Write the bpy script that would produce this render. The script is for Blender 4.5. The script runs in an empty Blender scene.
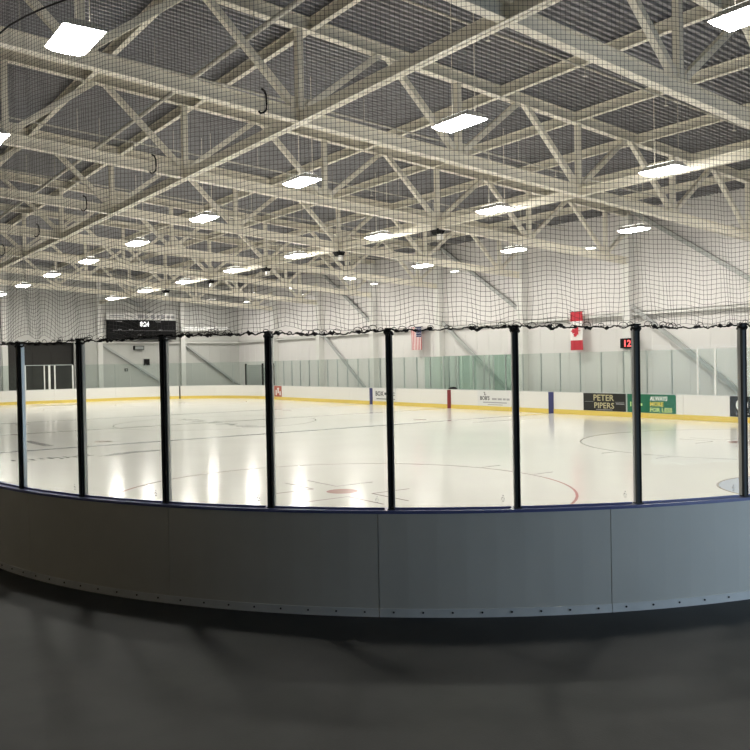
import bpy, math, random
from mathutils import Vector, Matrix
random.seed(7)
PI = math.pi
COL = bpy.context.scene.collection
SC = bpy.context.scene

# ------------------------------------------------------------------ materials
def mat(name, color, rough=0.5, metal=0.0, spec=0.5, noise=None, bump=None, emit=None, strength=0.0):
    """noise = (scale, amount) mottles the colour; bump = (scale, strength)."""
    m = bpy.data.materials.new(name); m.use_nodes = True
    nt = m.node_tree; b = nt.nodes['Principled BSDF']
    b.inputs['Base Color'].default_value = (*color, 1)
    b.inputs['Roughness'].default_value = rough
    b.inputs['Metallic'].default_value = metal
    b.inputs['Specular IOR Level'].default_value = spec
    if noise or bump:
        tc = nt.nodes.new('ShaderNodeTexCoord')
    if noise:
        n = nt.nodes.new('ShaderNodeTexNoise'); n.inputs['Scale'].default_value = noise[0]; n.inputs['Detail'].default_value = 6
        r = nt.nodes.new('ShaderNodeValToRGB')
        a = noise[1]
        r.color_ramp.elements[0].position = 0.3; r.color_ramp.elements[1].position = 0.7
        r.color_ramp.elements[0].color = (*[c * (1 - a) for c in color], 1)
        r.color_ramp.elements[1].color = (*[min(1, c * (1 + a)) for c in color], 1)
        nt.links.new(tc.outputs['Object'], n.inputs['Vector'])
        nt.links.new(n.outputs['Fac'], r.inputs['Fac']); nt.links.new(r.outputs['Color'], b.inputs['Base Color'])
    if bump:
        n2 = nt.nodes.new('ShaderNodeTexNoise'); n2.inputs['Scale'].default_value = bump[0]; n2.inputs['Detail'].default_value = 5
        bp = nt.nodes.new('ShaderNodeBump'); bp.inputs['Strength'].default_value = bump[1]; bp.inputs['Distance'].default_value = 0.01
        nt.links.new(tc.outputs['Object'], n2.inputs['Vector'])
        nt.links.new(n2.outputs['Fac'], bp.inputs['Height']); nt.links.new(bp.outputs['Normal'], b.inputs['Normal'])
    if emit:
        b.inputs['Emission Color'].default_value = (*emit, 1); b.inputs['Emission Strength'].default_value = strength
    return m

def glass(name, tint, refl=0.06, haze=0.0):
    m = bpy.data.materials.new(name); m.use_nodes = True
    nt = m.node_tree; nt.nodes.clear()
    out = nt.nodes.new('ShaderNodeOutputMaterial')
    tr = nt.nodes.new('ShaderNodeBsdfTransparent'); tr.inputs['Color'].default_value = (*tint, 1)
    gl = nt.nodes.new('ShaderNodeBsdfGlossy'); gl.inputs['Roughness'].default_value = 0.02
    fr = nt.nodes.new('ShaderNodeFresnel')
    ge = nt.nodes.new('ShaderNodeNewGeometry'); mr = nt.nodes.new('ShaderNodeMapRange')      # same reflectance on both faces of the thin pane
    mr.inputs['To Min'].default_value = 1.10; mr.inputs['To Max'].default_value = 1/1.10
    nt.links.new(ge.outputs['Backfacing'], mr.inputs['Value']); nt.links.new(mr.outputs['Result'], fr.inputs['IOR'])
    mx = nt.nodes.new('ShaderNodeMixShader')
    nt.links.new(fr.outputs['Fac'], mx.inputs['Fac'])
    nt.links.new(tr.outputs['BSDF'], mx.inputs[1]); nt.links.new(gl.outputs['BSDF'], mx.inputs[2])
    last = mx
    if haze:
        df = nt.nodes.new('ShaderNodeBsdfDiffuse'); df.inputs['Color'].default_value = (.8, .85, .82, 1)
        m2 = nt.nodes.new('ShaderNodeMixShader'); m2.inputs['Fac'].default_value = haze
        nt.links.new(mx.outputs['Shader'], m2.inputs[1]); nt.links.new(df.outputs['BSDF'], m2.inputs[2]); last = m2
    nt.links.new(last.outputs['Shader'], out.inputs['Surface'])
    return m

M = dict(
    ice=mat('ice', (.735, .725, .685), .135, noise=(.35, .03)),
    rubber=mat('rubber_floor', (.053, .053, .052), .62, spec=.35, noise=(1.3, .22), bump=(60, .15)),
    board_white=mat('board_white_plastic', (.76, .745, .71), .35),
    board_grey=mat('board_grey_back', (.72, .70, .63), .55, noise=(.8, .06)),
    kick_strip=mat('kick_strip', (.86, .86, .83), .4, noise=(3, .08)),
    yellow=mat('yellow_kickplate', (.76, .58, .13), .4),
    cap_blue=mat('cap_rail_blue', (.14, .16, .36), .3),
    cap_grey=mat('cap_rail_grey', (.55, .57, .56), .4),
    bolt=mat('bolt_dark', (.03, .03, .03), .4, .6),
    post_dark=mat('post_dark_metal', (.045, .052, .050), .5, spec=.25),
    post_alu=mat('post_aluminium', (.50, .52, .52), .35, .6),
    post_far=mat('post_far_grey', (.42, .46, .45), .4, .3),
    post_white=mat('post_white', (.80, .80, .77), .4),
    glass=glass('clear_acrylic', (.975, .985, .98)),
    glass_far=glass('far_acrylic', (.90, .935, .92), haze=.012),
    glass_green=glass('green_acrylic', (.83, .895, .865), haze=.03),
    steel=mat('beige_painted_steel', (.83, .79, .69), .55, noise=(1.5, .05)),
    steel_white=mat('white_painted_steel', (.74, .73, .70), .5),
    deck=mat('galvanised_deck', (.27, .27, .285), .5, .3, noise=(2, .1)),
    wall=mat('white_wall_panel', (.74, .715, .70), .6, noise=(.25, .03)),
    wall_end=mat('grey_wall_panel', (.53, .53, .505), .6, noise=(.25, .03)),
    wall_dark=mat('dark_wall', (.20, .18, .15), .8),
    brace=mat('grey_brace', (.42, .43, .42), .5),
    dark=mat('dark_doorway', (.018, .016, .014), .8),
    dark2=mat('dark_door_panel', (.028, .026, .024), .75),
    black=mat('black_plastic', (.010, .010, .011), .65, spec=.15),
    net=mat('black_net_twine', (.020, .019, .018), .8),
    rope=mat('black_rope', (.012, .012, .012), .8),
    pipe=mat('pipe_paint', (.62, .60, .54), .45),
    lamp=mat('lamp_diffuser', (1, 1, 1), .5, emit=(1.0, .962, .885), strength=122.0),
    lamp_small=mat('small_lamp_lens', (1, 1, 1), .5, emit=(1.0, .96, .9), strength=14.0),
    roof_fill=mat('added_roof_glow', (1, 1, 1), .5, emit=(1.0, .962, .885), strength=6.0),  # upward glow added to the lamp tops to brighten the roof
    housing=mat('lamp_housing', (.70, .69, .66), .5),
    red=mat('red_paint', (.20, .018, .022), .4),
    navy=mat('navy_paint', (.035, .04, .15), .4),
    red_ice=mat('red_ice_paint', (.42, .22, .20), .12),
    line_ice=mat('thin_ice_line', (.30, .25, .24), .12),
    blue_ice=mat('blue_ice_paint', (.20, .22, .27), .12),
    crease=mat('crease_ice_paint', (.42, .47, .58), .12),
    ink=mat('ice_ink', (.33, .33, .33), .12, noise=(4, .3)),
    ad_black=mat('advert_black', (.016, .017, .015), .35),
    ad_green=mat('advert_green', (.010, .135, .072), .35),
    ad_red=mat('advert_red', (.34, .07, .05), .4),
    ad_light=mat('advert_light', (.70, .70, .69), .4),
    cream=mat('cream_ink', (.55, .50, .30), .4),
    white_ink=mat('white_ink', (.85, .88, .84), .4),
    yellow_ink=mat('yellow_ink', (.78, .62, .08), .4),
    lime_ink=mat('pale_lime_ink', (.62, .78, .30), .4),
    dark_ink=mat('dark_ink', (.06, .06, .065), .4),
    grey_ink=mat('grey_ink', (.33, .33, .34), .4),
    flag_red=mat('flag_red', (.50, .028, .045), .7),
    flag_white=mat('flag_white', (.82, .80, .78), .7),
    flag_blue=mat('flag_blue', (.03, .035, .10), .7),
    led_red=mat('red_led', (.4, .02, .02), .4, emit=(1, .10, .10), strength=2.2),
    led_white=mat('white_led', (.8, .8, .8), .4, emit=(1, 1, 1), strength=1.3),
    banner=mat('scoreboard_banner', (.80, .79, .77), .5),
    white_roll=mat('white_roll', (.93, .93, .92), .5),
    window_frame=mat('window_frame', (.2, .2, .2), .4, .5),
    mesh_grey=mat('mesh_grey', (.30, .32, .31), .5),
)

# ------------------------------------------------------------------ helpers
class MB:
    def __init__(self): self.v = []; self.f = []
    def add(self, vs, fs):
        n = len(self.v); self.v += [tuple(x) for x in vs]; self.f += [tuple(i + n for i in f) for f in fs]; return self
    def box(self, x0, x1, y0, y1, z0, z1):
        return self.add([(x0,y0,z0),(x1,y0,z0),(x1,y1,z0),(x0,y1,z0),(x0,y0,z1),(x1,y0,z1),(x1,y1,z1),(x0,y1,z1)],
                        [(3,2,1,0),(4,5,6,7),(0,1,5,4),(1,2,6,5),(2,3,7,6),(3,0,4,7)])
    def prism(self, prof, p0, p1, up=(0,0,1)):
        """sweep a closed 2-D profile (side, up) from p0 to p1."""
        p0 = Vector(p0); p1 = Vector(p1); d = (p1 - p0).normalized(); up = Vector(up)
        s = d.cross(up)
        if s.length < 1e-4: s = d.cross(Vector((1,0,0)))
        s.normalize(); u = s.cross(d).normalized(); n = len(prof)
        vs = [p0 + s*a + u*b for a, b in prof] + [p1 + s*a + u*b for a, b in prof]
        fs = [tuple(range(n))[::-1], tuple(range(n, 2*n))] + [(i, (i+1) % n, n + (i+1) % n, n + i) for i in range(n)]
        return self.add(vs, fs)
    def beam(self, p0, p1, w, h, up=(0,0,1)):
        return self.prism([(-w/2,-h/2),(w/2,-h/2),(w/2,h/2),(-w/2,h/2)], p0, p1, up)
    def ibeam(self, p0, p1, w, h, t=.02, tw=.02):
        """I section whose underside follows p0-p1."""
        self.prism([(-w/2,0),(w/2,0),(w/2,t),(-w/2,t)], p0, p1)
        self.prism([(-tw/2,t),(tw/2,t),(tw/2,h-t),(-tw/2,h-t)], p0, p1)
        return self.prism([(-w/2,h-t),(w/2,h-t),(w/2,h),(-w/2,h)], p0, p1)
    def tube(self, pts, r, n=6, rad=None):
        pts = [Vector(p) for p in pts]; k = len(self.v); m = len(pts)
        for i, p in enumerate(pts):
            d = (pts[min(i+1, m-1)] - pts[max(i-1, 0)]).normalized()
            s = d.cross(Vector((0,0,1)))
            if s.length < .05: s = d.cross(Vector((1,0,0)))
            s.normalize(); u = s.cross(d); rr = rad[i] if rad else r
            for j in range(n):
                a = 2*PI*j/n; self.v.append(tuple(p + s*math.cos(a)*rr + u*math.sin(a)*rr))
        for i in range(m-1):
            for j in range(n):
                a = k+i*n+j; b = k+i*n+(j+1) % n
                self.f.append((a, b, b+n, a+n))
        self.f.append(tuple(k+j for j in range(n))[::-1]); self.f.append(tuple(k+(m-1)*n+j for j in range(n)))
        return self
    def poly(self, pts, nrm, t):
        """flat outline pts (3-D) given thickness t along nrm."""
        n = len(pts); nv = Vector(nrm)*t
        vs = [Vector(p) for p in pts] + [Vector(p)+nv for p in pts]
        return self.add(vs, [tuple(range(n))[::-1], tuple(range(n, 2*n))] + [(i,(i+1)%n,n+(i+1)%n,n+i) for i in range(n)])
    def build(self, name, m, parent=None, label=None, smooth=False, origin=None):
        me = bpy.data.meshes.new(name)
        o = Vector(parent.location) if parent is not None else (Vector(origin) if origin is not None else Vector((0,0,0)))
        gp = parent
        while gp is not None and gp.parent is not None: gp = gp.parent; o = o + gp.location
        me.from_pydata([tuple(Vector(v)-o) for v in self.v], [], self.f); me.update()
        if smooth:
            for p in me.polygons: p.use_smooth = True
        me.materials.append(m)
        ob = bpy.data.objects.new(name, me); COL.objects.link(ob)
        if parent is not None: ob.parent = parent
        elif origin is not None: ob.location = o
        if label: ob['label'] = label
        return ob

def tag(o, label, cat, group=None, kind=None):
    o['label'] = label; o['category'] = cat
    if group: o['group'] = group
    if kind: o['kind'] = kind
    return o
def thing(name, label, cat, loc=(0,0,0), group=None):
    o = bpy.data.objects.new(name, None); COL.objects.link(o); o.location = loc; o.empty_display_size = .2
    return tag(o, label, cat, group)
def struct(name, mb, m, label, cat):
    return tag(mb.build(name, m), label, cat, kind='structure')
def dup(root, loc, rotz=0.0, label=None, scale=None):
    r = root.copy(); COL.objects.link(r); r.location = loc; r.rotation_euler = (0, 0, rotz)
    if scale: r.scale = scale
    if label: r['label'] = label
    for ch in root.children:
        c = ch.copy(); COL.objects.link(c); c.parent = r
        for g in ch.children:
            d = g.copy(); COL.objects.link(d); d.parent = c
    return r
ORD = ['nearest','second','third','fourth','fifth','sixth','seventh','eighth','ninth','tenth','eleventh','twelfth']
def nth(i):
    n = i + 1
    if n <= 12: return ['first'] [0] if n == 1 else ORD[i]
    return f"{n}{'th' if 10 < n % 100 < 14 else {1:'st',2:'nd',3:'rd'}.get(n % 10,'th')}"

def text_mb(s, origin, right, up, width=None, height=None, depth=.004, spacing=1.0, bold=0.0):
    """lettering from Blender's built-in font, fitted to width x height on a plane."""
    cu = bpy.data.curves.new('txt', 'FONT'); cu.body = s; cu.extrude = .02; cu.resolution_u = 2; cu.space_character = spacing; cu.offset = bold
    ob = bpy.data.objects.new('txt', cu); COL.objects.link(ob)
    dg = bpy.context.evaluated_depsgraph_get(); dg.update()
    me = bpy.data.meshes.new_from_object(ob.evaluated_get(dg))
    vs = [v.co.copy() for v in me.vertices]; fs = [tuple(p.vertices) for p in me.polygons]
    bpy.data.objects.remove(ob); bpy.data.curves.remove(cu); bpy.data.meshes.remove(me)
    x0 = min(v.x for v in vs); x1 = max(v.x for v in vs); y0 = min(v.y for v in vs); y1 = max(v.y for v in vs)
    z0 = min(v.z for v in vs); z1 = max(v.z for v in vs)
    sy = (height or width*(y1-y0)/(x1-x0))/(y1-y0); sx = width/(x1-x0) if width else sy
    R = Vector(right); U = Vector(up); N = R.cross(U); O = Vector(origin)
    mb = MB(); mb.add([O + R*((v.x-x0)*sx) + U*((v.y-y0)*sy) + N*((v.z-z0)/(z1-z0)*depth) for v in vs], fs)
    return mb

# ------------------------------------------------------------------ layout
W = 13.895; XE = 30.48; R = 8.53
AX, AY = 21.97, -(W-R)
HB, HG = 1.07, 2.90                      # board height, glass top
PL = -.0401                               # the roof trusses stand very slightly askew of the rink
YW, XW = 19.0, -36.2                      # far side wall and far end wall (inner faces)
YN, XN = -19.6, 38.8                      # walls on the viewer's side
def zb(y): return 9.344 - .0585*(y + 16.035)
def zt(y): return 11.733 - .0585*(y + 16.035)
def xT(k, y): return 23.876 - 7.413*k + PL*y

LQ = PI*R/2; LS = 2*AX; LE = 2*(W-R)
def per(s):
    """rink outline by arc length: s=0 where the near corner leaves the near side; counter-clockwise. -> point, outward normal"""
    segs = [('a',AX,AY,-90),('l',(XE,AY),(0,1)),('a',AX,W-R,0),('l',(AX,W),(-1,0)),('a',-AX,W-R,90),('l',(-XE,W-R),(0,-1)),('a',-AX,AY,180),('l',(-AX,-W),(1,0))]
    lens = [LQ,LE,LQ,LS,LQ,LE,LQ,LS]; tot = sum(lens); s = s % tot
    for sg, L in zip(segs, lens):
        if s <= L:
            if sg[0] == 'a':
                a = math.radians(sg[3]) + s/R
                return Vector((sg[1]+R*math.cos(a), sg[2]+R*math.sin(a))), Vector((math.cos(a), math.sin(a)))
            d = Vector(sg[2]); return Vector(sg[1]) + d*s, Vector((d.y, -d.x))
        s -= L
TOT = 4*LQ + 2*LE + 2*LS
def sa(deg): return math.radians(deg+90)*R          # angle on the near corner -> s
S_SIDE = LQ+LE+LQ                                    # start of the far side straight (x=AX)
def sx(x): return S_SIDE + (AX - x)                  # x on the far side -> s
S_FC = S_SIDE + LS; S_END = S_FC + LQ                # far corner, far end
def sye(y): return S_END + (W-R) - y                 # y on the far end -> s

NOFF = .09                                           # the near barrier stands this far inside the nominal outline
def ring(mb, s0, s1, r0, r1, z0, z1, step=.3):
    """curved slab that follows the rink outline, r0..r1 outward of it."""
    n = max(2, int(math.ceil((s1-s0)/step))); k = len(mb.v)
    if s1 < LQ+8: r0 -= NOFF; r1 -= NOFF
    for i in range(n+1):
        p, nn = per(s0 + (s1-s0)*i/n)
        for r, z in ((r0,z0),(r1,z0),(r1,z1),(r0,z1)):
            q = p + nn*r; mb.v.append((q.x, q.y, z))
    for i in range(n):
        for j in range(4):
            a = k+4*i+j; b = k+4*i+(j+1) % 4
            mb.f.append((a, a+4, b+4, b))
    mb.f.append((k,k+1,k+2,k+3)); e = k+4*n; mb.f.append((e+3,e+2,e+1,e))
    return mb

# ------------------------------------------------------------------ setting: floor, ice, walls, deck
struct('floor', MB().box(XW-.4, XN+.4, YN-.4, YW+.4, -.2, 0), M['rubber'], 'dark grey rubber floor around the rink boards', 'floor')
ice_pts = [per(TOT*i/240)[0] for i in range(240)]
ice = MB().poly([(p.x, p.y, 0.002) for p in ice_pts], (0,0,1), .018).build('ice_sheet', M['ice'])
tag(ice, 'glossy white ice sheet inside the rink boards', 'ice', kind='structure')
ZI = .0205
def strip(mb, pts, w):
    for a, b in zip(pts[:-1], pts[1:]):
        a = Vector((*a,0)); b = Vector((*b,0)); d = (b-a).normalized(); n = Vector((-d.y,d.x,0))*w/2
        mb.add([(*(a+n).xy,ZI),(*(a-n).xy,ZI),(*(b-n).xy,ZI),(*(b+n).xy,ZI)], [(0,1,2,3)])
    return mb
def circ(cx, cy, r, n=72): return [(cx+r*math.cos(2*PI*i/n), cy+r*math.sin(2*PI*i/n)) for i in range(n+1)]
def disc(mb, cx, cy, r, a0=0, a1=2*PI, z=ZI):
    pts = [(cx+r*math.cos(a0+(a1-a0)*i/40), cy+r*math.sin(a0+(a1-a0)*i/40), z) for i in range(41)]
    return mb.add([(cx,cy,z)]+pts, [(0,i+1,i+2) for i in range(40)])
XB = 7.483
for x, lab in ((XB,'blue line of the near zone across the ice'),(-XB,'blue line of the far zone across the ice')):
    strip(MB(), [(x,-W+.1),(x,W-.1)], .30).build('blue_line', M['blue_ice'], ice, lab)
strip(MB(), [(0,-W+.1),(0,W-.1)], .28).build('centre_line', M['line_ice'], ice, 'red centre line across the ice')
for x in (27.1,-27.1):
    yy = W-R+math.sqrt(R*R-(27.1-AX)**2)-.1
    strip(MB(), [(x,-yy),(x,yy)], .05).build('goal_line', M['line_ice'], ice)
    disc(MB(), x, 0, 1.83, PI/2 if x > 0 else -PI/2, 1.5*PI if x > 0 else PI/2).build('goal_crease', M['crease'], ice, 'pale blue goal crease on the ice')
    strip(MB(), circ(x, 0, 1.85)[18:55] if x > 0 else circ(x,0,1.85)[:19]+circ(x,0,1.85)[54:], .05).build('crease_outline', M['line_ice'], ice)
strip(MB(), circ(0,0,4.5), .06).build('centre_circle', M['line_ice'], ice)
XD, YD = 21.17, 7.03
for cx in (XD,-XD):
    for cy in (YD,-YD):
        near = cx > 0 and cy < 0
        strip(MB(), circ(cx,cy,4.55), .055).build('faceoff_circle', M['red_ice'] if near else M['line_ice'], ice, 'thin red circle around the near faceoff spot' if near else None)
        disc(MB(), cx, cy, .31).build('faceoff_spot', M['red_ice'], ice, 'dull red faceoff spot just beyond the near glass' if near else None)
        mk = MB()
        for a in (-1,1):
            for b in (-1,1):
                strip(mk, [(cx+a*1.8,cy+b*.28),(cx+a*.64,cy+b*.28)], .05)
                strip(mk, [(cx+a*.64,cy+b*.28),(cx+a*.64,cy+b*1.2)], .05)
            strip(mk, [(cx+a*.85,cy+4.55),(cx+a*.85,cy+5.15)], .05); strip(mk, [(cx+a*.85,cy-4.55),(cx+a*.85,cy-5.15)], .05)
        mk.build('restraining_marks', M['line_ice'], ice)
for cx in (6.0,-6.0):
    for cy in (YD,-YD): disc(MB(), cx, cy, .31).build('neutral_zone_spot', M['red_ice'], ice)
# faded logos in the ice (too blurred to read in the photo)
lg = MB(); y = -10.9
while y < -8.75:
    w = random.uniform(.10,.22)
    for j in range(3):
        xx = 10.0 + random.uniform(0,.5); strip(lg, [(xx, y+random.uniform(0,.1)),(xx+random.uniform(.1,.35), y+w*random.uniform(.3,1))], random.uniform(.06,.14))
    y += w + .07
lg.build('ice_logo', M['ink'], ice, 'row of faded grey lettering smudges in the ice')
pts = [(10.95,-8.75),(10.7,-8.5),(10.35,-8.0),(10.15,-7.5),(10.25,-7.2),(10.2,-6.8),(10.45,-6.55),(10.6,-6.9),(10.65,-7.4),(10.8,-7.9),(10.9,-8.3)]
lg = MB(); lg.add([(a,b,ZI) for a,b in pts], [tuple(range(len(pts)))]); lg.build('ice_logo', M['ink'], ice, 'dark grey wedge shaped logo in the ice')
lg = MB(); strip(lg, [(3.6,-9.03),(6.3,-8.9)], .3); strip(lg, [(6.1,-7.2),(6.25,-6.5)], .12); strip(lg, [(9.2,7.3),(9.25,9.2),(9.45,11.3)], .18)
for i in range(16):
    t = i/15; xx = -3.6+7.4*t; strip(lg, [(xx, -.25+random.uniform(-.5,.4)),(xx+random.uniform(.2,.5), -.1+random.uniform(-.4,.4))], random.uniform(.1,.3))
lg.build('ice_logo', M['ink'], ice, 'scattered dark scrawl of the faded centre ice logo')

# walls
def wallbox(*a): return MB().box(*a)
wf = MB().box(XW-.3, XN+.3, YW, YW+.3, 0, 10.9)
x = XW
while x < XN:                                             # shallow ribs of the insulated panels
    wf.box(x, x+.10, YW-.012, YW+.01, 0, 9.9); x += 1.06
struct('wall_far_side', wf, M['wall'], 'white panelled wall along the far side of the arena', 'wall')
D0, D1, DZ = -1.34, 3.82, 4.80
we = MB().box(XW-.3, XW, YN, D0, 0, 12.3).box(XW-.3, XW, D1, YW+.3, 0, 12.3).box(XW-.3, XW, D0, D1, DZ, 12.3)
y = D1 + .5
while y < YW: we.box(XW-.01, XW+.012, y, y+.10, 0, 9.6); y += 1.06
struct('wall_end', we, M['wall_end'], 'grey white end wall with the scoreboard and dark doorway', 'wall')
struct('wall_near_side', MB().box(XW-.3, XN+.3, YN-.3, YN, 0, 12.6), M['wall_dark'], 'dark wall on the near side behind the viewer', 'wall')
WY0, WY1, WZ0, WZ1 = -8.0, 1.0, .25, 2.9
wn = MB().box(XN, XN+.3, YN, WY0, 0, 12.6).box(XN, XN+.3, WY1, YW+.3, 0, 12.6).box(XN, XN+.3, WY0, WY1, 0, WZ0).box(XN, XN+.3, WY0, WY1, WZ1, 12.6)
struct('wall_near_end', wn, M['wall_dark'], 'dark wall at the near end with a daylight window', 'wall')
fr = MB()
for i in range(6):
    yy = WY0 + (WY1-WY0)*i/5; fr.box(XN+.05, XN+.15, yy-.04, yy+.04, WZ0, WZ1)
fr.box(XN+.05, XN+.15, WY0, WY1, WZ0, WZ0+.08).box(XN+.05, XN+.15, WY0, WY1, WZ1-.08, WZ1)
win = struct('window_1', fr, M['window_frame'], 'wide daylight window in the near end wall', 'window')
MB().box(XN+.095, XN+.105, WY0, WY1, WZ0, WZ1).build('pane', M['glass'], win)
# door recess in the end wall
dr = MB().box(XW-1.2, XW-1.1, D0, D1, 0, DZ).box(XW-1.1, XW-.3, D0-.1, D0, 0, DZ).box(XW-1.1, XW-.3, D1, D1+.1, 0, DZ).box(XW-1.2, XW-.3, D0, D1, DZ, DZ+.1)
door = struct('door_1', dr, M['dark'], 'wide dark doorway in the end wall behind the far boards', 'door')
dp = MB()
for i in range(4): dp.box(XW-.62, XW-.55, D0+.9, D1-.02, 4.05+.19*i, 4.05+.19*i+.175)
dp.build('door_curtain', M['dark2'], door, 'dark raised shutter slats at the top of the doorway')
MB().box(XW-.5, XW-.42, D0+.02, D0+.95, 0, DZ-.02).build('door_leaf', M['dark2'], door)
MB().box(XW-.68, XW-.62, D0+.95, D1-.02, 0, 4.02).build('door_panel', M['dark2'], door)
for yy, w in ((.62,.05),(2.1,.05)):
    MB().box(XW-.61, XW-.58, yy, yy+w, 0, 4.0).build('panel_seam', M['dark'], door)

# corrugated roof deck
dk = MB(); ys = [YN-.3, 0, YW+.3]; prof = []
x = XW-.3; per_ = .21
while x < XN+.3:
    prof += [(x,0),(x+.075,0),(x+.095,.07),(x+.19,.07)]; x += per_
for yy in ys:
    for px, pz in prof: dk.v.append((px, yy, zt(yy)+.36+pz))
n = len(prof)
for j in range(2):
    for i in range(n-1): dk.f.append((j*n+i, (j+1)*n+i, (j+1)*n+i+1, j*n+i+1))
k0 = len(dk.v)
for yy in ys:
    for px in (XW-.3, XN+.3): dk.v.append((px, yy, zt(yy)+.6))
dk.f += [(k0,k0+1,k0+3,k0+2),(k0+2,k0+3,k0+5,k0+4)]
struct('ceiling', dk, M['deck'], 'grey corrugated metal roof deck above the trusses', 'ceiling')

# ------------------------------------------------------------------ roof steel
NODE0, PAN = -5.17, 5.53
bot = [NODE0 + PAN*i for i in range(-2, 5)]               # bottom chord nodes
top = [NODE0 + PAN*(i+.5) for i in range(-3, 5)]
for k in range(-1, 8):
    wh = ['crossing the near corner overhead'] if k == -1 else None
    nm = {-1:'running overhead at the near end, closest to the viewer',0:'crossing the rink at upper right, nearest in view',1:'second from the front, crossing from the upper left corner'}.get(k, f'{nth(k)} from the front, crossing the rink')
    t = thing('roof_truss', f'beige steel roof truss {nm}', 'truss', (xT(k,0), 0, zb(0)), 'roof trusses across the rink')
    P = lambda y, z: (xT(k,y), y, z)
    MB().ibeam(P(YN+.1,zb(YN)), P(YW-.02,zb(YW)), .24, .34).build('bottom_chord', M['steel'], t)
    MB().ibeam(P(YN+.1,zt(YN)), P(YW-.02,zt(YW)), .24, .34).build('top_chord', M['steel'], t)
    for y in bot:
        MB().beam(P(y,zb(y)+.3), P(y,zt(y)+.02), .17, .17, (0,1,0)).build('web_post', M['steel'], t)
        MB().beam(P(y-.38,zb(y)+.47), P(y+.38,zb(y)+.47), .03, .36).build('gusset_plate', M['steel'], t)
    for y in top:
        for b in (y-PAN/2, y+PAN/2):
            if b < bot[0]-.1 or b > bot[-1]+.1: continue
            dy = (b-y)
            MB().beam(P(y+dy*.06,zt(y)+.04), P(y+dy*.93,zb(b)+.42), .16, .17, (1,0,0)).build('web_diagonal', M['steel'], t)

def along(name, label, y, z0, x0, x1, w, h, cat='beam', group=None, twin=False):
    mb = MB()
    if twin:
        for d in (-.065,.065):
            mb.prism([(d-.05,0),(d+.05,0),(d+.05,.02),(d-.05,.02)], (x0,y,z0), (x1,y,z0))
            mb.prism([(d-.012+(.03 if d<0 else -.03),.02),(d+.012+(.03 if d<0 else -.03),.02),(d+.012+(.03 if d<0 else -.03),h),(d-.012+(.03 if d<0 else -.03),h)], (x0,y,z0), (x1,y,z0))
    else: mb.ibeam((x0,y,z0), (x1,y,z0), w, h, .015, .018)
    o = mb.build(name, M['steel'], origin=((x0+x1)/2, y, z0)); return tag(o, label, cat, group)
along('girder', 'long beige twin angle girder from upper centre down to the left edge', NODE0, zb(NODE0)-.02, XW+.05, 31.0, .2, .3, 'girder', twin=True)
along('girder', 'long beige girder under the second row of lights, right of centre', bot[4], zb(bot[4])-.02, XW+.43, XN-.1, .18, .28, 'girder')
ks = list(range(-4, 7))
for i, k in enumerate(ks):
    y = -4.81 + 3.5*k
    if y > YW-.3 or y < YN+.3: continue
    along('purlin', f'beige steel purlin under the roof deck, {nth(i)} from the left wall side', y, zt(y)+.03, XW+.05, XN-.1, .15, .32, 'beam', 'roof purlins')
# sprinkler pipes
for k in range(0, 8):
    xm = xT(k, 0) - 3.6
    y0, y1 = -17.5, 17.5
    t = thing('sprinkler_pipe', f'thin pale sprinkler pipe across the {nth(k)} roof bay from the front', 'pipe', (xm, 0, zt(0)-.4), 'sprinkler pipes')
    MB().tube([(xm,y0,zt(y0)-.4),(xm,y1,zt(y1)-.4)], .03, 6).build('pipe', M['pipe'], t)
    for j in range(10):
        y = -16+3.5*j
        MB().tube([(xm,y,zt(y)-.4),(xm,y,zt(y)-.62)], .014, 5).add(*[[(xm-.06,y-.06,zt(y)-.63),(xm+.06,y-.06,zt(y)-.63),(xm+.06,y+.06,zt(y)-.63),(xm-.06,y+.06,zt(y)-.63)],[(0,1,2,3)]]).build('sprinkler_head', M['pipe'], t)
        MB().tube([(xm,y+1.5,zt(y+1.5)-.38),(xm,y+1.5,zt(y+1.5)+.38)], .012, 4).build('hanger_rod', M['pipe'], t)
t = thing('sprinkler_main', 'thick pale pipe running lengthways beside the left girder', 'pipe', (0,-6.6,zt(-6.6)-.53))
MB().tube([(XW+.3,-6.6,zt(-6.6)-.62),(XN-.3,-6.6,zt(-6.6)-.62)], .065, 8).build('pipe', M['pipe'], t, smooth=True)
for j in range(12):
    x = -31+6*j; MB().tube([(x,-6.6,zt(-6.6)-.58),(x,-6.6,zt(-6.6)+.38)], .012, 4).build('hanger_rod', M['pipe'], t)

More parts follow.
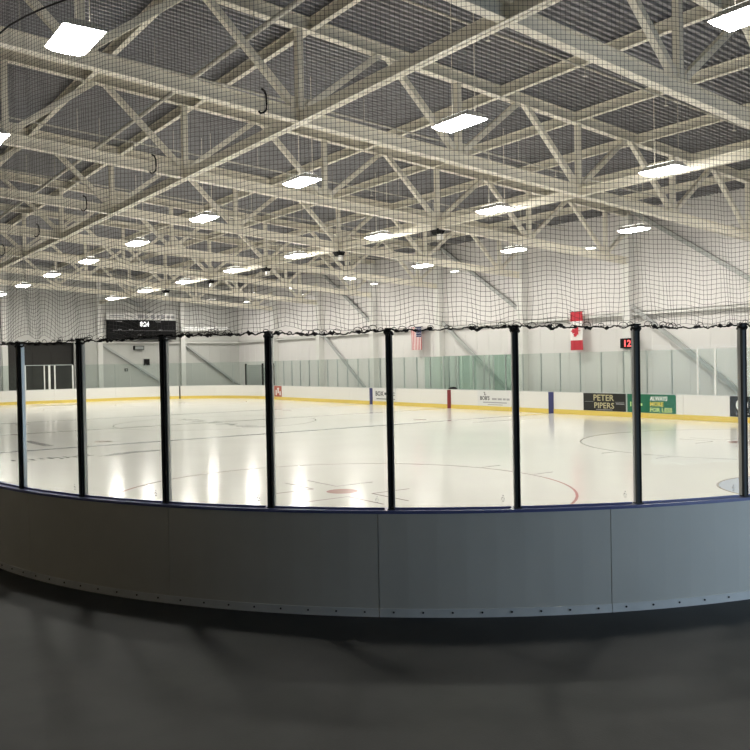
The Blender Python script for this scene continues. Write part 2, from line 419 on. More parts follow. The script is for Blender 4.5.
# ------------------------------------------------------------------ ceiling lights
ZL = 8.19
lamp0 = None
def lamp(x, y, ZL, label):
    global lamp0
    top_z = zt(y) + .36 - ZL
    if lamp0 is None:
        t = thing('ceiling_light', label, 'light', (0,0,0), 'ceiling lights')
        h = MB(); L, Wd = .62, .36
        h.add([(-L,-Wd,.0),(L,-Wd,.0),(L,Wd,.0),(-L,Wd,.0),(-L*.8,-Wd*.55,.16),(L*.8,-Wd*.55,.16),(L*.8,Wd*.55,.16),(-L*.8,Wd*.55,.16)],
              [(4,5,6,7),(0,1,5,4),(1,2,6,5),(2,3,7,6),(3,0,4,7),(3,2,1,0)])
        h.build('housing', M['housing'], t)
        MB().box(-.45,.45,-.17,.17,.161,.175).build('added_glow_slab', M['roof_fill'], t, 'glowing slab added on top to brighten the roof')  # added emitter, only there to lift the roof brightness
        d = MB(); a, b, c, e = L-.02, Wd-.02, .05, .12
        d.add([(-a,-b,-.002),(a,-b,-.002),(a,b,-.002),(-a,b,-.002),(-a+c,-b+e,-.07),(a-c,-b+e,-.07),(a-c,b-e,-.07),(-a+c,b-e,-.07)],
              [(7,6,5,4),(4,5,1,0),(5,6,2,1),(6,7,3,2),(7,4,0,3)])
        d.build('diffuser', M['lamp'], t, 'brightly glowing diffuser')
        for s in (-.4,.4):
            MB().tube([(s,.14,.05),(s,.14,1)], .012, 5).build('hanger_rod', M['steel'], t)
        lamp0 = t
    else:
        t = dup(lamp0, (0,0,0), 0, label)
    t.location = (x, y, ZL)
    for c in t.children:
        if c.name.startswith('hanger_rod'):
            c.scale.z = 1.0
            c.data = c.data.copy() if c.data.users > 1 else c.data
            for v in c.data.vertices: v.co.z = .08 if v.co.z < .5 else top_z
rows = ['far left row','row left of centre','row right of centre','far right row']
for i in range(4):
    n_ = 0
    for j in range(9):
        if i == 0 and j != 1 and j != 2: continue
        if i == 3 and j < 1: continue
        x = 35.03 + 1.234*(28.613 - 5.9203*j - .0422*(-12.538+7.027*i) - 35.03); y = -11.72 + 8.67*i
        z = 8.19
        x, y = (x, y-.12) if i == 0 else (x+.1, y+.15) if i == 1 else (x, y)
        if i == 2: x = 35.03+.97*(x-35.03); y = -16.035+.97*(y+16.035); z = 2.54+.97*(z-2.54)
        lamp(x, y, z, f'glowing rectangular ceiling light, {"nearest" if n_ == 0 else nth(n_)} of the {rows[i]}'); n_ += 1
# small wall lights along the far side
for i, (x, y) in enumerate(((14.33,17.7),(6.96,17.5),(-4.31,18.2),(-12.96,18.17),(-22.9,18.2),(-31.1,17.3))):
    t = thing('wall_light', f'small bright light high beside the far side wall, {"nearest" if i == 0 else nth(i)} from the right', 'light', (x,YW-.1,8.2), 'small lights along the far wall')
    MB().box(x-.04,x+.04,y,YW-.01,8.24,8.30).build('bracket', M['steel_white'], t)
    MB().box(x-.28,x+.28,y-.14,y+.14,8.22,8.34).build('housing', M['housing'], t)
    MB().box(x-.24,x+.24,y-.11,y+.11,8.19,8.222).build('lens', M['lamp_small'], t, 'glowing lens')

# hanging speakers at girder joints, cable drops on the trusses
for i, k in enumerate((2,3,4,5,6)):
    y = bot[4]; x = xT(k,y)+.02; z = zb(y)-.03
    t = thing('ceiling_speaker', f'small black wedge speaker under the right hand girder, {"nearest" if i == 0 else nth(i)} from the front', 'speaker', (x,y,z), 'hanging speakers')
    MB().box(x-.03,x+.03,y-.03,y+.03,z-.14,z+.01).build('stem', M['black'], t)
    MB().prism([(-.26,.16),(.26,.16),(.14,-.02),(-.14,-.02)], (x-.16,y,z-.24), (x+.16,y,z-.24)).build('body', M['black'], t)
    MB().box(x+.04,x+.24,y-.09,y+.09,z-.48,z-.26).build('horn', M['steel_white'], t, 'pale lower box')
for i, k in enumerate((1,2,3,4,5)):
    y = -6.28; x = xT(k,y)+.16; z = zb(y)
    pts = [(x+.05,y-.1,z+.52),(x,y,z+.5),(x+.02,y+.03,z+.4),(x+.02,y+.04,z+.2),(x+.02,y+.03,z+.05),(x,y-.03,z-.03),(x+.0,y-.12,z-.06),(x-.02,y-.16,z-.01)]
    o = MB().tube(pts, .028, 6).build('cable_drop', M['black'], origin=(x,y,z), smooth=True)
    tag(o, f'short black hooked cable on a roof truss, {"nearest" if i == 0 else nth(i)} of the line at left', 'cable', 'hooked cables on the trusses')

# ------------------------------------------------------------------ wall steel
wallx = [15.7, 8.29, .88, -6.54, -13.95, -21.36, -28.78]
for i, x in enumerate(wallx + [23.1, 30.5]):
    o = MB().box(x-.22,x+.22,YW-.45,YW+.0,0,zt(YW)+.1).build('wall_column', M['steel_white'], origin=(x,YW,0))
    tag(o, 'white steel column on the far side wall, ' + ('first' if i == 0 else (nth(i) if i < 7 else ['just beyond the right edge','at the near right corner'][i-7])) + (' from the right' if i < 7 else ''), 'column', 'columns of the far side wall')
for i, y in enumerate((13.3, 5.9, -1.65, -9.0, -16.4)):
    o = MB().box(XW,XW+.4,y-.2,y+.2,0,zt(y)-.1).build('wall_column', M['steel_white'], origin=(XW,y,0))
    tag(o, f'white steel column on the end wall, {nth(i)} from the corner', 'column', 'columns of the end wall')
allx = [30.5,23.1] + wallx + [XW]
for i in range(len(allx)-1):
    a, b = allx[i+1]+.24, allx[i]-.24
    mb = MB().box(a,b,YW-.30,YW-.02,4.86,4.90).box(a,b,YW-.30,YW-.27,4.74,4.90)
    o = mb.build('wall_girt', M['steel_white'], origin=((a+b)/2,YW,4.8))
    tag(o, f'white horizontal girt on the far side wall, bay {nth(i)} from the right', 'beam', 'girts of the far side wall')
ey = [YW,13.3,5.9]
for i in range(2):
    a, b = ey[i+1]+.24, ey[i]-.24
    o = MB().box(XW+.02,XW+.30,a,b,4.84,4.88).box(XW+.27,XW+.30,a,b,4.72,4.88).build('wall_girt', M['steel_white'], origin=(XW,(a+b)/2,4.8))
    tag(o, ['pale girt on the end wall right of the scoreboard','pale girt on the end wall under the scoreboard'][i], 'beam')
bi = 0
for (c0, c1), wh in (((8.29,15.7),'right end of the wall'),((-6.54,.88),'middle of the wall'),((-21.36,-13.95),'left end of the wall')):
    o = MB().beam((c0+.3,YW-.26,5.15),(c1-.25,YW-.26,.12), .14, .20).build('wall_brace', M['brace'], origin=(c0,YW,0))
    tag(o, f'lower grey diagonal brace on the far side wall at the {wh}', 'brace')
    o = MB().beam((c0+.3,YW-.26,9.95),(c1-.25,YW-.26,5.55), .14, .20).build('wall_brace', M['brace'], origin=(c0,YW,5))
    tag(o, f'upper grey diagonal brace on the far side wall at the {wh}', 'brace')
for y0, y1, wh in ((13.5,18.9,'right of the scoreboard post'),(6.1,13.1,'below the scoreboard')):
    y1z = 4.62-.716*(y1-y0)
    o = MB().beam((XW+.24,y0,4.62),(XW+.24,y1,max(.1,y1z)), .14, .18).build('wall_brace', M['brace'], origin=(XW,y0,0))
    tag(o, f'grey diagonal brace on the end wall {wh}', 'brace')
o = MB().beam((XW+.24,6.1,9.9),(XW+.24,10.4,7.45), .14, .18).build('wall_brace', M['brace'], origin=(XW,6.1,7))
tag(o, 'grey diagonal brace on the end wall above the scoreboard', 'brace')

# things on the end wall
for nm, lab, y0, y1, z0, z1, d, m in (('wall_speaker','black angled box on the end wall under the scoreboard',8.85,9.7,4.15,4.5,.35,'black'),
        ('wall_vent','dark square vent on the end wall under the scoreboard',9.7,10.3,2.75,3.4,.10,'brace'),
        ('outlet_box','small black box low on the end wall under the scoreboard',8.05,8.3,2.3,2.55,.10,'black')):
    t = thing(nm, lab, nm.split('_')[1] if nm != 'outlet_box' else 'box', (XW,(y0+y1)/2,z0))
    MB().box(XW,XW+d,y0,y1,z0,z1).build('body', M[m], t)
    MB().box(XW+d,XW+d+.02,y0+.05,y1-.05,z0+.05,z1-.05).build('face', M['mesh_grey' if m == 'black' else 'black'], t)
t = thing('white_roll', 'long white bundled roll on the end wall right of the scoreboard', 'roll', (XW,12.9,5.9))
pts = [(XW+.66, 12.95+.095*i, 5.93+.002*i+random.uniform(-.03,.03)) for i in range(49)]
MB().tube(pts, .2, 8, [.2+random.uniform(-.05,.05) for _ in pts]).build('roll', M['white_roll'], t, smooth=True)
for j in range(5): MB().box(XW+.02,XW+.62,13.6+.9*j,13.66+.9*j,5.84,5.89).build('bracket', M['steel_white'], t)

# scoreboard
SX = XW+.65
t = thing('scoreboard', 'black electronic scoreboard with white banner on the end wall', 'scoreboard', (XW,9.5,5.04))
MB().box(XW+.40,SX,6.43,12.54,5.04,6.71).build('body', M['black'], t)
bn = MB().box(XW+.40,SX-.03,6.38,12.40,6.74,7.33).build('banner', M['banner'], t, 'pale advertising banner on top')
mk = MB()
for y, w, z, h in ((6.9,1.2,7.08,.10),(8.2,.95,7.08,.08),(9.35,.5,6.93,.34),(9.95,.3,6.95,.28),(10.5,.35,6.95,.3),(11.05,.25,6.95,.3),(11.4,.35,6.92,.34),(11.95,.3,6.95,.28),(12.35,.3,6.95,.26)):
    mk.box(SX-.03,SX-.02,y-.24,y-.24+w,z-.06,z-.06+h)
mk.build('banner_print', M['grey_ink'], bn)
text_mb('8:24', (SX+.002,9.26,6.16), (0,1,0), (0,0,1), .82, .44, .006, bold=.03).build('clock_digits', M['led_white'], t, 'white lit clock digits')
ln = MB()
for y, z, w in ((7.4,6.62,.55),(8.5,5.92,.4),(10.9,6.62,.5),(7.6,5.92,.3),(9.3,5.45,.3),(11.2,5.9,.3)): ln.box(SX,SX+.006,y-.25,y-.25+w,z-.06,z)
ln.box(SX,SX+.006,6.9,12.4,5.80,5.82)
ln.build('caption_marks', M['grey_ink'], t)
for y in (7.2,12.2): MB().box(XW+.0,XW+.42,y-.06,y+.06,5.3,7.1).build('mounting_bracket', M['steel_white'], t)

# flags and shot clock on the side wall
def cloth(x0, x1, z0, z1, y, amp, ph, nx=14, nz=10, th=.012):
    mb = MB(); 
    for side in (0, th):
        for j in range(nz+1):
            for i in range(nx+1):
                u = i/nx; v = j/nz
                mb.v.append((x0+(x1-x0)*u, y+side+amp*math.sin(u*9+ph+v*1.2), z0+(z1-z0)*v))
    n = (nx+1)*(nz+1)
    for j in range(nz):
        for i in range(nx):
            a = j*(nx+1)+i; mb.f.append((a,a+1,a+nx+2,a+nx+1)); a += n; mb.f.append((a+nx+1,a+nx+2,a+1,a))
    return mb
FY = YW-.55
t = thing('flag', 'Canadian red and white flag hanging on the far side wall', 'flag', (5.16,FY,5.12))
MB().tube([(5.16-.52,FY+.01,5.13),(5.16+.52,FY+.01,5.13)], .018, 6).tube([(5.16,FY,5.13),(5.16,YW-.01,5.13)], .018, 6).build('pole', M['post_dark'], t)
cloth(4.73,5.59,3.60,4.62,FY,.03,.4).build('white_field', M['flag_white'], t)
cloth(4.73,5.59,4.62,5.12,FY,.03,.4).build('upper_red_band', M['flag_red'], t)
cloth(4.73,5.59,3.08,3.60,FY,.03,.4).build('lower_red_band', M['flag_red'], t)
half = [(0,1),(.17,.66),(.36,.75),(.28,.22),(.52,.47),(.60,.36),(.88,.40),(.78,.12),(.92,.04),(.52,-.30),(.57,-.46),(.06,-.40),(.04,-.85)]
leaf = half + [(-a,b) for a,b in half[::-1] if a > 0]
MB().poly([(5.16-b*.36, FY-.045, 4.10+a*.36) for a,b in leaf], (0,-1,0), .008).build('maple_leaf', M['flag_red'], t, 'red maple leaf')
t = thing('flag', 'American flag with red stripes hanging on the far side wall', 'flag', (-8.55,FY,4.95))
MB().tube([(-9.15,FY+.01,4.96),(-7.95,FY+.01,4.96)], .018, 6).tube([(-8.55,FY,4.96),(-8.55,YW-.01,4.96)], .018, 6).build('pole', M['post_dark'], t)
for i in range(13):
    a = -9.10+1.05*i/13; b = a+1.05/13
    m = 'flag_red' if i % 2 == 0 else 'flag_white'
    cloth(a,b,3.42,4.28 if a > -8.65 else 4.95,FY,.0,0,2,4).build('red_stripe' if i % 2 == 0 else 'white_stripe', M[m], t)
cloth(-8.62,-8.05,4.28,4.95,FY,.0,0,3,3).build('blue_canton', M['flag_blue'], t, 'dark blue canton')
st = MB()
for i in range(4):
    for j in range(4): st.box(-8.55+.13*i,-8.51+.13*i,FY-.012,FY-.002,4.36+.15*j,4.40+.15*j)
st.build('stars', M['flag_white'], t)
t = thing('timer_clock', 'small black timer with red digits on the far side wall', 'clock', (8.47,YW,3.1))
MB().box(8.04,9.0,YW-.62,YW-.44,3.10,3.59).build('case', M['black'], t)
MB().box(8.4,8.6,YW-.44,YW-.01,3.2,3.5).build('mounting_bracket', M['post_dark'], t)
text_mb('12', (8.30,YW-.62,3.17), (1,0,0), (0,0,1), .40, .34, .006, bold=.02).build('digits', M['led_red'], t, 'glowing red digits')

# ------------------------------------------------------------------ rink barrier: boards, glass and posts bolted together, in runs
def barrier(label, s):
    p, n = per(s); return thing('rink_barrier', label, 'rink boards', (p.x, p.y, 0))
near_b = barrier('curved grey near barrier with clear glass between dark posts', sa(-43))
def board(t, s0, s1, near):
    g = .004
    bp = ring(MB(), s0+g, s1-g, .115, .14, .0, HB-.03).build('board_panel', M['board_grey'], t, 'grey backed board panel' if near else None)
    ring(MB(), s0+g, s1-g, 0, .03, .02, HB-.03).build('ice_side_facing', M['board_white'], bp, 'white facing on the ice side')
    ring(MB(), s0+g, s1-g, -.012, .0, .02, .235).build('kick_plate', M['yellow'], bp, 'yellow kick plate')
    if near:
        ring(MB(), s0, s1, -.03, .158, HB-.03, HB).build('cap_rail', M['cap_blue'], bp, 'dark blue cap rail')
        ring(MB(), s0+g, s1-g, .14, .152, .0, .085).build('kick_strip', M['kick_strip'], bp, 'light grey bolted strip along the floor')
        m = MB(); L = s1-s0; nb = 8
        for i in range(nb):
            s = s0 + L*(i+.5)/nb
            q, nn = per(s); tt = Vector((-nn.y, nn.x)); c = q + nn*(.152-NOFF); z = .05
            m.poly([(c.x+tt.x*.010*math.cos(a), c.y+tt.y*.010*math.cos(a), z+.010*math.sin(a)) for a in [2*PI*j/8 for j in range(8)]], (nn.x,nn.y,0), .006)
        m.build('bolts', M['bolt'], bp)
    else:
        ring(MB(), s0, s1, -.01, .14, HB-.03, HB).build('cap_rail', M['cap_grey'], bp)
seam0 = -42.94; dseam = 15.69
for k in range(-7, 6): board(near_b, sa(seam0+dseam*k), sa(seam0+dseam*(k+1)), True)
side_b = barrier('far side barrier of white boards with yellow kick plate and tinted glass', sx(0))
corner_b = barrier('far right corner barrier of curved white boards and glass', S_FC+LQ/2)
end_b = barrier('far end barrier of white boards before the dark doorway', S_END+LE/2)
for t, s0, s1 in ((side_b, sx(AX)-4.9, S_FC-.003), (corner_b, S_FC+.003, S_END-.003), (end_b, S_END+.003, S_END+LE+8.0)):
    n = round((s1-s0)/2.44)
    for i in range(n): board(t, s0+(s1-s0)*i/n, s0+(s1-s0)*(i+1)/n, False)

# painted line marks and adverts on the far side boards (facing -y)
YF = W - .014
for x, w, m, lab in ((XB,.32,'navy','navy blue stripe painted on the far boards between two adverts'),(-XB,.32,'navy','navy blue stripe painted on the far boards left of the centre stripe'),(0,.30,'red','dark red centre stripe painted on the far boards')):
    MB().box(x-w/2,x+w/2,YF-.006,W-.001,.02,HB-.03).build('painted_stripe', M[m], side_b, lab)
def advert(x0, x1, m, label, z0=.245, z1=HB-.035):
    t = thing('advertisement', label, 'advertisement', ((x0+x1)/2, YF, z0))
    MB().box(x0,x1,YF-.004,W-.001,z0,z1).build('sheet', M[m], t)
    return t
AYF = YF-.004
def bars(lst, m, t, name='small_print'):
    mb = MB()
    for x, w, z, h in lst: mb.box(x,x+w,AYF-.003,AYF,z,z+h)
    return mb.build(name, M[m], t)
X = (1,0,0); Z = (0,0,1)
t = advert(9.47,11.83,'ad_black','black board advert reading PETER PIPERS in cream letters')
text_mb('PETER', (10.06,AYF,.70), X, Z, 1.13, .27, .004, bold=.008).build('lettering', M['cream'], t)
text_mb('PIPERS', (10.10,AYF,.36), X, Z, 1.10, .26, .004, bold=.008).build('lettering', M['cream'], t)
bars([(9.55,.5,.645,.015),(11.25,.5,.645,.015),(10.2,.9,.285,.03)], 'grey_ink', t)
bars([(11.30,.45,.56,.04)], 'grey_ink', t)
MB().box(11.83,11.91,YF-.004,W-.001,.245,HB-.035).build('board_trim', M['post_far'], side_b, 'thin pale upright strip between two adverts')
t = advert(11.91,14.32,'ad_green','green board advert reading ALWAYS MORE FOR LESS')
text_mb('ALWAYS', (13.07,AYF,.77), X, Z, .85, .19, .004, bold=.025).build('lettering', M['white_ink'], t)
text_mb('MORE', (13.07,AYF,.53), X, Z, .66, .19, .004, bold=.025).build('lettering', M['yellow_ink'], t)
text_mb('FOR LESS', (13.07,AYF,.29), X, Z, 1.08, .19, .004, bold=.025).build('lettering', M['lime_ink'], t)
bars([(12.06,.05,.50,.20),(12.15,.12,.50,.06),(12.15,.04,.50,.20),(12.22,.12,.60,.08),(12.40,.06,.50,.20),(12.50,.18,.54,.10)], 'lime_ink', t, 'logo_marks')
t = advert(16.72,17.75,'ad_black','black board advert with a round white emblem at the right edge')
cx, cz = 17.22, .70
MB().poly([(cx+.25*math.cos(a), AYF, cz+.25*math.sin(a)) for a in [2*PI*i/32 for i in range(32)]], (0,-1,0), .003).build('emblem_disc', M['white_ink'], t)
eb = MB()
for dx, dz, r in ((-.03,.07,.10),(.06,.06,.09),(.0,.0,.10),(-.08,-.02,.06),(.09,-.02,.05)):
    eb.poly([(cx+dx+r*math.cos(a), AYF-.003, cz+dz+r*math.sin(a)) for a in [2*PI*i/16 for i in range(16)]], (0,-1,0), .003)
eb.poly([(cx-.09,AYF-.003,cz-.02),(cx-.02,AYF-.003,cz-.05),(cx-.0,AYF-.003,cz-.22),(cx-.06,AYF-.003,cz-.22)], (0,-1,0), .003)
eb.build('emblem_tree', M['ad_black'], t)
MB().poly([(cx+.01+.045*math.cos(a), AYF-.006, cz+.06+.06*math.sin(a)) for a in [2*PI*i/16 for i in range(16)]], (0,-1,0), .003).build('emblem_highlight', M['white_ink'], t)
bars([(16.95,.55,.34,.05)], 'grey_ink', t)
t = advert(2.32,4.80,'ad_light',"pale board advert with dark BOB'S lettering")
text_mb("BOB'S", (2.52,AYF,.54), X, Z, .72, .22, .004, bold=.03).build('lettering', M['dark_ink'], t)
bars([(2.82,.16,.80,.03),(2.86,.05,.83,.12),(2.78,.12,.93,.03)], 'dark_ink', t, 'small_emblem')
bars([(3.42,.35,.56,.10),(3.84,.3,.56,.10),(4.22,.2,.56,.10),(4.48,.22,.56,.10),(2.75,1.75,.40,.055),(3.1,1.1,.30,.035)], 'grey_ink', t)
t = advert(-7.15,-4.85,'ad_light','pale board advert with dark BOX lettering beside the far stripe')
text_mb('BOX', (-6.98,AYF,.56), X, Z, .85, .30, .004, bold=.03).build('lettering', M['dark_ink'], t)
bars([(-6.05,.25,.64,.14),(-5.74,.25,.64,.05),(-5.4,.4,.60,.06),(-5.4,.4,.74,.06),(-6.9,1.9,.36,.05)], 'dark_ink', t)
t = advert(-20.05,-18.95,'ad_red','red brown board advert with pale figures at the far left of the side')
bars([(-19.85,.18,.35,.4),(-19.55,.2,.5,.35),(-19.25,.18,.35,.3),(-19.6,.3,.80,.1)], 'ad_light', t, 'pale_figures')
# dark upright seam in the far corner boards
p, n = per(S_FC + LQ*.60)
ss = S_FC + LQ*.62
ring(MB(), ss, ss+.10, -.016, -.001, .02, HB-.03).build('gate_seam', M['ad_black'], corner_b, 'black upright gate seam')

# ------------------------------------------------------------------ far glass and posts
def far_pane(t, s0, s1): ring(MB(), s0+.012, s1-.012, .058, .070, HB, HG, 1.3).build('glass_pane', M['glass_far'], t)
def far_post(t, s, m='post_far', w=.035, label=None, z1=HG): ring(MB(), s-w/2, s+w/2, .03, .10, HB, z1, 1).build('glass_post', M[m], t, label)
x = 21.38; i = 0; xs = []
while x > -21.9: xs.append(x); x -= 1.215
for i, x in enumerate(xs):
    if i in (4, 5): far_post(side_b, sx(x if i == 5 else 16.08), 'post_white', .08, 'white glass post')
    else: far_post(side_b, sx(x))
    if i+1 < len(xs): far_pane(side_b, sx(x), sx(xs[i+1]))
far_pane(side_b, sx(xs[-1]), S_FC)
cs = [S_FC]
while cs[-1] < S_END-.5: cs.append(cs[-1]+1.22)
for i in range(len(cs)-1):
    far_pane(corner_b, cs[i], cs[i+1])
    if i and i % 3 == 0: far_post(corner_b, cs[i], w=.02)
far_pane(corner_b, cs[-1], S_END-.01)
far_pane(end_b, S_END+.01, sye(2.33))
for y, w in ((2.10,.09),(.77,.09),(.37,.14),(.01,.07),(-1.38,.13),(-1.94,.07)):
    far_post(end_b, sye(y), 'post_white', w, 'white gate post', 2.88)
for a, b in ((2.10,.77),(.77,.37),(.37,.01),(.01,-1.38),(-1.38,-1.94),(-1.94,-5.3)): far_pane(end_b, sye(a)+.05, sye(b)-.05)
ring(MB(), sye(2.10), sye(-1.38), .04, .09, 2.88, 2.93).build('gate_rail', M['post_far'], end_b)
o = MB().tube([(XW+.45,D1+.22,0),(XW+.45,D1+.22,4.6)], .13, 10).build('bollard_pipe', M['steel_white'], origin=(XW+.45,D1+.22,0)); tag(o, 'pale upright pipe at the right side of the dark doorway', 'pipe')

# black framed mesh gate behind the far corner glass
t = thing('mesh_gate', 'black framed wire mesh gate behind the far corner glass', 'gate', (-23.5,14.6,0))
A_ = Vector((-25.6,14.35)); B_ = Vector((-22.2,15.0)); d_ = (B_-A_)
for f_ in (0,.62,.8,1.0):
    q = A_+d_*f_; MB().box(q.x-.06,q.x+.06,q.y-.06,q.y+.06,0,2.75).build('frame_post', M['black'], t)
mm = MB()
for i in range(30):
    q = A_+d_*(i/29*.62); mm.box(q.x-.012,q.x+.012,q.y-.012,q.y+.012,.1,2.65)
for j in range(16):
    mm.beam((A_.x,A_.y,.15+.165*j),((A_+d_*.62).x,(A_+d_*.62).y,.15+.165*j), .02,.02)
mm.build('wire_mesh', M['mesh_grey'], t)
MB().box((A_+d_*.66).x,(A_+d_*.78).x,(A_+d_*.7).y-.04,(A_+d_*.7).y+.04,.1,2.4).build('dark_panel', M['brace'], t)

# players' box behind the far side glass: green tinted back glass
BY = W + 1.55
pb = thing('players_box', 'green tinted glass players box behind the far side boards', 'players box', (.6,BY,0))
MB().box(-2.3,3.45,BY-.05,BY+.06,0.0,1.0).build('back_wall', M['board_white'], pb)
xs_b = [3.45,2.3,1.15,0,-1.15,-2.3]
for i in range(len(xs_b)-1): MB().box(xs_b[i+1]+.02,xs_b[i]-.02,BY,BY+.014,1.0,HG+.02).build('glass_pane', M['glass_green'], pb, 'green tinted pane')
for x, m, w in ((3.45,'post_far',.06),(1.95,'brace',.05),(1.2,'brace',.10),(.15,'post_white',.13),(-.65,'post_white',.11),(-1.15,'brace',.07),(-1.75,'post_far',.06),(-2.3,'post_white',.08)):
    MB().box(x-w/2,x+w/2,BY-.06,BY+.0,1.0,HG+.02).build('glass_post', M[m], pb, 'white post' if m == 'post_white' else None)
for x in (3.45,-2.3,.6): MB().box(x-.007,x+.007,W+.16,BY-.07,.0,HG-.02).build('dividing_pane', M['glass_green'], pb, 'green tinted dividing pane')
be = MB().box(-2.2,3.35,BY-.5,BY-.09,.40,.45).build('bench_seat', M['steel_white'], pb)
for x in (-2.1,.5,3.2): MB().box(x,x+.1,BY-.45,BY-.15,0,.40).build('bench_leg', M['steel_white'], be)
bg = MB(); bg.prism([(-.32,0),(.32,0),(.36,.05),(.22,.12),(.05,.14),(-.2,.10),(-.36,.05)], (.30,W+.0,HB+.002), (.30,W+.05,HB+.002), (0,0,1))
o = bg.build('black_glove', M['black'], origin=(.3,W+.05,HB)); tag(o, 'small black item lying on the far boards beside the red stripe', 'item')

# ------------------------------------------------------------------ near glass, posts, net
post_s = [sa(-42.182 + 8.515*(i-4)) for i in range(-8, 14)]
dst = post_s[1]-post_s[0]
def lift(mb, s):
    """local (outward, along, up) -> world at s on the rink outline."""
    p, n = per(s); out = MB()
    out.v = [(p.x+n.x*(a-NOFF)-n.y*b, p.y+n.y*(a-NOFF)+n.x*b, c) for a, b, c in mb.v]; out.f = list(mb.f); return out
H = HG-.015
for s in post_s:
    po = lift(MB().box(.074,.108,-.008,.020,HB+.012,H), s).build('glass_post', M['post_dark'], near_b, 'dark metal glass post')
    lift(MB().box(.074,.106,.026,.044,HB+.012,H-.01), s).build('dark_edge', M['black'], po)
    lift(MB().box(.030,.072,-.010,.057,HB+.012,H-.02), s).build('inner_channel', M['post_alu'], po, 'lighter aluminium inner channel')
    lift(MB().box(.026,.112,-.014,.060,HB+.001,HB+.012), s).build('base_plate', M['post_dark'], po)
    lift(MB().box(.028,.110,-.012,.056,H,H+.015), s).build('cap', M['black'], po)
    lift(MB().tube([(.125*math.cos(b_)*.42+.068,.022+.040*math.sin(b_),HG-.05+.012*math.sin(3*b_)) for b_ in [2*PI*j/16 for j in range(17)]], .013, 5), s).build('net_tie', M['rope'], po, 'black tie holding the net')
for i in range(len(post_s)-1):
    s0, s1 = post_s[i]+.055, post_s[i+1]-.05
    pn = ring(MB(), s0, s1, .064, .072, HB+.020, HG-.05, .2).build('glass_pane', M['glass'], near_b, 'clear glass pane')
    ring(MB(), s0-.003, s1+.002, .056, .080, HB+.001, HB+.020, .2).build('gasket', M['cap_blue'], pn, 'dark blue gasket under the pane')
    q, nn = per(s1-.06); tt = Vector((-nn.y,nn.x)); c = q+nn*(.0735-NOFF)
    mk = MB()
    for j, (u, z, w_, h_) in enumerate(((0,0,.025,.006),(.0,.018,.006,.016),(.01,.035,.02,.006),(.024,.018,.006,.016),(.006,.055,.014,.006))):
        a_ = c - tt*(u+w_); b_ = c - tt*u; z0 = HB+.07+z
        mk.poly([(a_.x,a_.y,z0),(b_.x,b_.y,z0),(b_.x,b_.y,z0+h_),(a_.x,a_.y,z0+h_)], (nn.x,nn.y,0), .001)
    mk.build('etched_mark', M['grey_ink'], pn)

# protective net above the near glass
S0, S1 = post_s[0], post_s[-1]
ZN0, ZN1 = HG-.005, 8.55
NC = .0475
net = thing('safety_net', 'black protective net hanging above the near glass', 'net', (*per(sa(-43))[0], ZN0))
def nz(s, z):
    h = z-ZN0
    ph = (s-post_s[0])/dst
    dec = math.exp(-h/.9)
    left = 1/(1+math.exp((s-sa(-62))/.6))
    return z + (.035+.05*left)*dec*math.sin(2*PI*ph*1.0+.7*math.sin(ph*1.9)) + .02*dec*math.sin(ph*17+h*3) + .05*left*math.exp(-h/1.6)*math.sin(2*PI*ph*2+1)
def nr(s, z):
    h = z-ZN0; ph = (s-post_s[0])/dst
    return .085 - NOFF + .03*math.exp(-h/1.5)*math.sin(ph*9+h*2) + .012*math.sin(ph*23+h*1.3)
def npnt(s, z):
    p, n = per(s); q = p + n*nr(s,z); return (q.x + 0, q.y, max(nz(s,z), ZN0-.01))
ns = int((S1-S0)/NC); nzc = int((ZN1-ZN0)/NC)
r = .0022
vt = MB()
for i in range(ns+1):
    s = S0 + (S1-S0)*i/ns
    zz = [ZN0 + (ZN1-ZN0)*((j/22.0)**1.5) for j in range(23)]
    vt.tube([npnt(s + .012*math.exp(-(z-ZN0)/.5)*math.sin(i*1.3+z*9), z) for z in zz], r, 3)
vt.build('upright_twine', M['net'], net)
hz = MB()
for j in range(nzc+1):
    z = ZN0 + NC*j; m = 280 if z < 4.5 else 140
    hz.tube([npnt(S0+(S1-S0)*i/m, z) for i in range(m+1)], r, 3)
hz.build('level_twine', M['net'], net)
m = 1600
rp = MB(); pts = []; rad = []; knot = 0
for i in range(m+1):
    s = S0+(S1-S0)*i/m; p, n = per(s)
    ph = (s-post_s[0])/dst
    if knot <= 0 and random.random() < .16: knot = random.randint(2,5)
    knot -= 1
    rad.append(random.uniform(.012,.024) if knot > 0 else random.uniform(.006,.009))
    q = p+n*(.085-NOFF+random.uniform(-.01,.01))
    pts.append((q.x,q.y,ZN0-.012-.03*abs(math.sin(PI*ph))*(.5+.5*math.sin(ph*2.3))+.008*math.sin(i*.55)+random.uniform(-.006,.006)+(random.uniform(-.01,.012) if knot > 0 else 0)))
rp.tube(pts, .012, 6, rad)
for i in range(270):                                       # loose loops of twine bunched on the rope
    k_ = random.randint(2, m-3); c = Vector(pts[k_]); p, n = per(S0+(S1-S0)*k_/m); tt = Vector((-n.y,n.x,0)); r1 = random.uniform(.012,.035)
    rp.tube([c + tt*(r1*1.4*math.cos(a_)) + Vector((0,0,r1*(.6+math.sin(a_)))) for a_ in [2*PI*j/8 for j in range(9)]], .0035, 4)
rp.build('bottom_rope', M['rope'], net, 'bunched black rope along the bottom edge')
tp = MB().tube([(*(per(S0+(S1-S0)*i/120)[0]+per(S0+(S1-S0)*i/120)[1]*(.085-NOFF)),ZN1) for i in range(121)], .012, 6).build('top_cable', M['rope'], net)
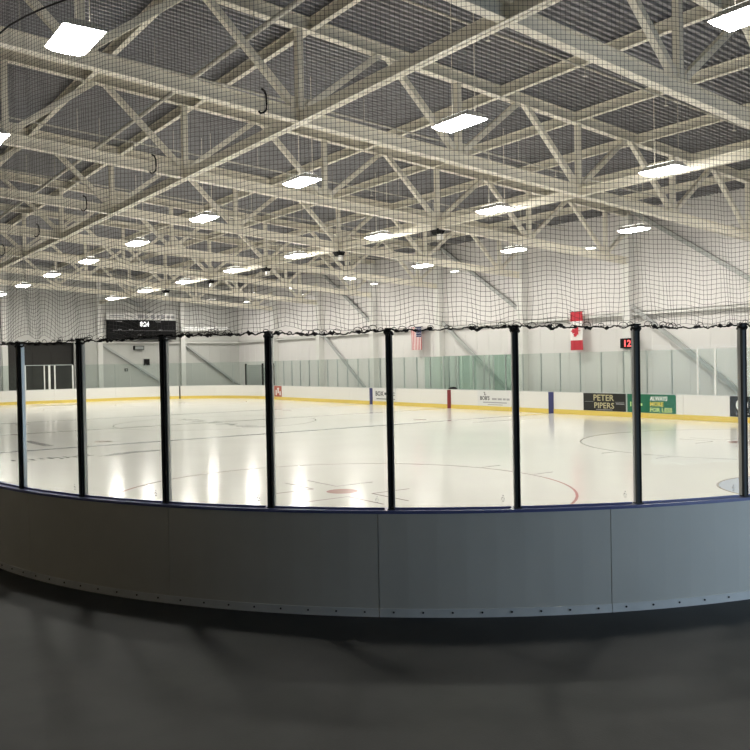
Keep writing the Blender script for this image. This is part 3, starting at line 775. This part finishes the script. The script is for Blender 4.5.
# slack black rope in the upper left of the net
pts = []
for a, z in ((-84,6.55),(-81,6.68),(-78,6.75),(-75.5,6.785),(-73,6.79),(-70,6.785),(-67,6.775),(-64,6.78),(-60,6.84),(-56,7.0),(-52,7.35),(-48,7.9),(-45.5,8.5)):
    p, n = per(sa(a)); q = p+n*.05; pts.append((q.x,q.y,z))
o = MB().tube(pts, .011, 6).build('slack_rope', M['rope'], origin=pts[4], smooth=True); tag(o, 'slack black rope curving across the net at upper left', 'rope')

# ------------------------------------------------------------------ daylight, world, camera
w = bpy.data.worlds.new('World'); SC.world = w; w.use_nodes = True
w.node_tree.nodes['Background'].inputs['Color'].default_value = (.55, .72, 1.0, 1); w.node_tree.nodes['Background'].inputs['Strength'].default_value = 1.0
al = bpy.data.lights.new('window_daylight', 'AREA'); al.shape = 'RECTANGLE'; al.size = WY1-WY0; al.size_y = WZ1-WZ0; al.energy = 520; al.color = (.60, .78, 1.0)
ao = bpy.data.objects.new('window_daylight', al); COL.objects.link(ao)
ao.location = (XN+.35, (WY0+WY1)/2, (WZ0+WZ1)/2); ao.rotation_euler = Vector((-1,0,0)).to_track_quat('-Z','Y').to_euler()

cam = bpy.data.cameras.new('camera'); co = bpy.data.objects.new('camera', cam); COL.objects.link(co)
yaw, pit, rol = 2.5231592681, -.0133260178, -.0185656948
d = Vector((math.cos(yaw)*math.cos(pit), math.sin(yaw)*math.cos(pit), math.sin(pit)))
r_ = Vector((math.sin(yaw), -math.cos(yaw), 0)); u_ = r_.cross(d)
r2 = r_*math.cos(rol)+u_*math.sin(rol); u2 = -r_*math.sin(rol)+u_*math.cos(rol)
mw = Matrix(((r2.x,u2.x,-d.x,35.0317),(r2.y,u2.y,-d.y,-16.0351),(r2.z,u2.z,-d.z,2.5418),(0,0,0,1)))
co.matrix_world = mw
cam.sensor_width = 36; cam.sensor_fit = 'HORIZONTAL'; cam.lens = 831.27/750*36; cam.clip_start = .05; cam.clip_end = 300
SC.camera = co
vs = SC.view_settings
vs.view_transform = 'Standard'; vs.look = 'None'; vs.exposure = 0.0; vs.gamma = 1.0; vs.use_curve_mapping = False
SC.cycles.max_bounces = 10; SC.cycles.transparent_max_bounces = 24; SC.cycles.diffuse_bounces = 5
SC.cycles.caustics_reflective = False; SC.cycles.caustics_refractive = False
SC.cycles.use_denoising = True
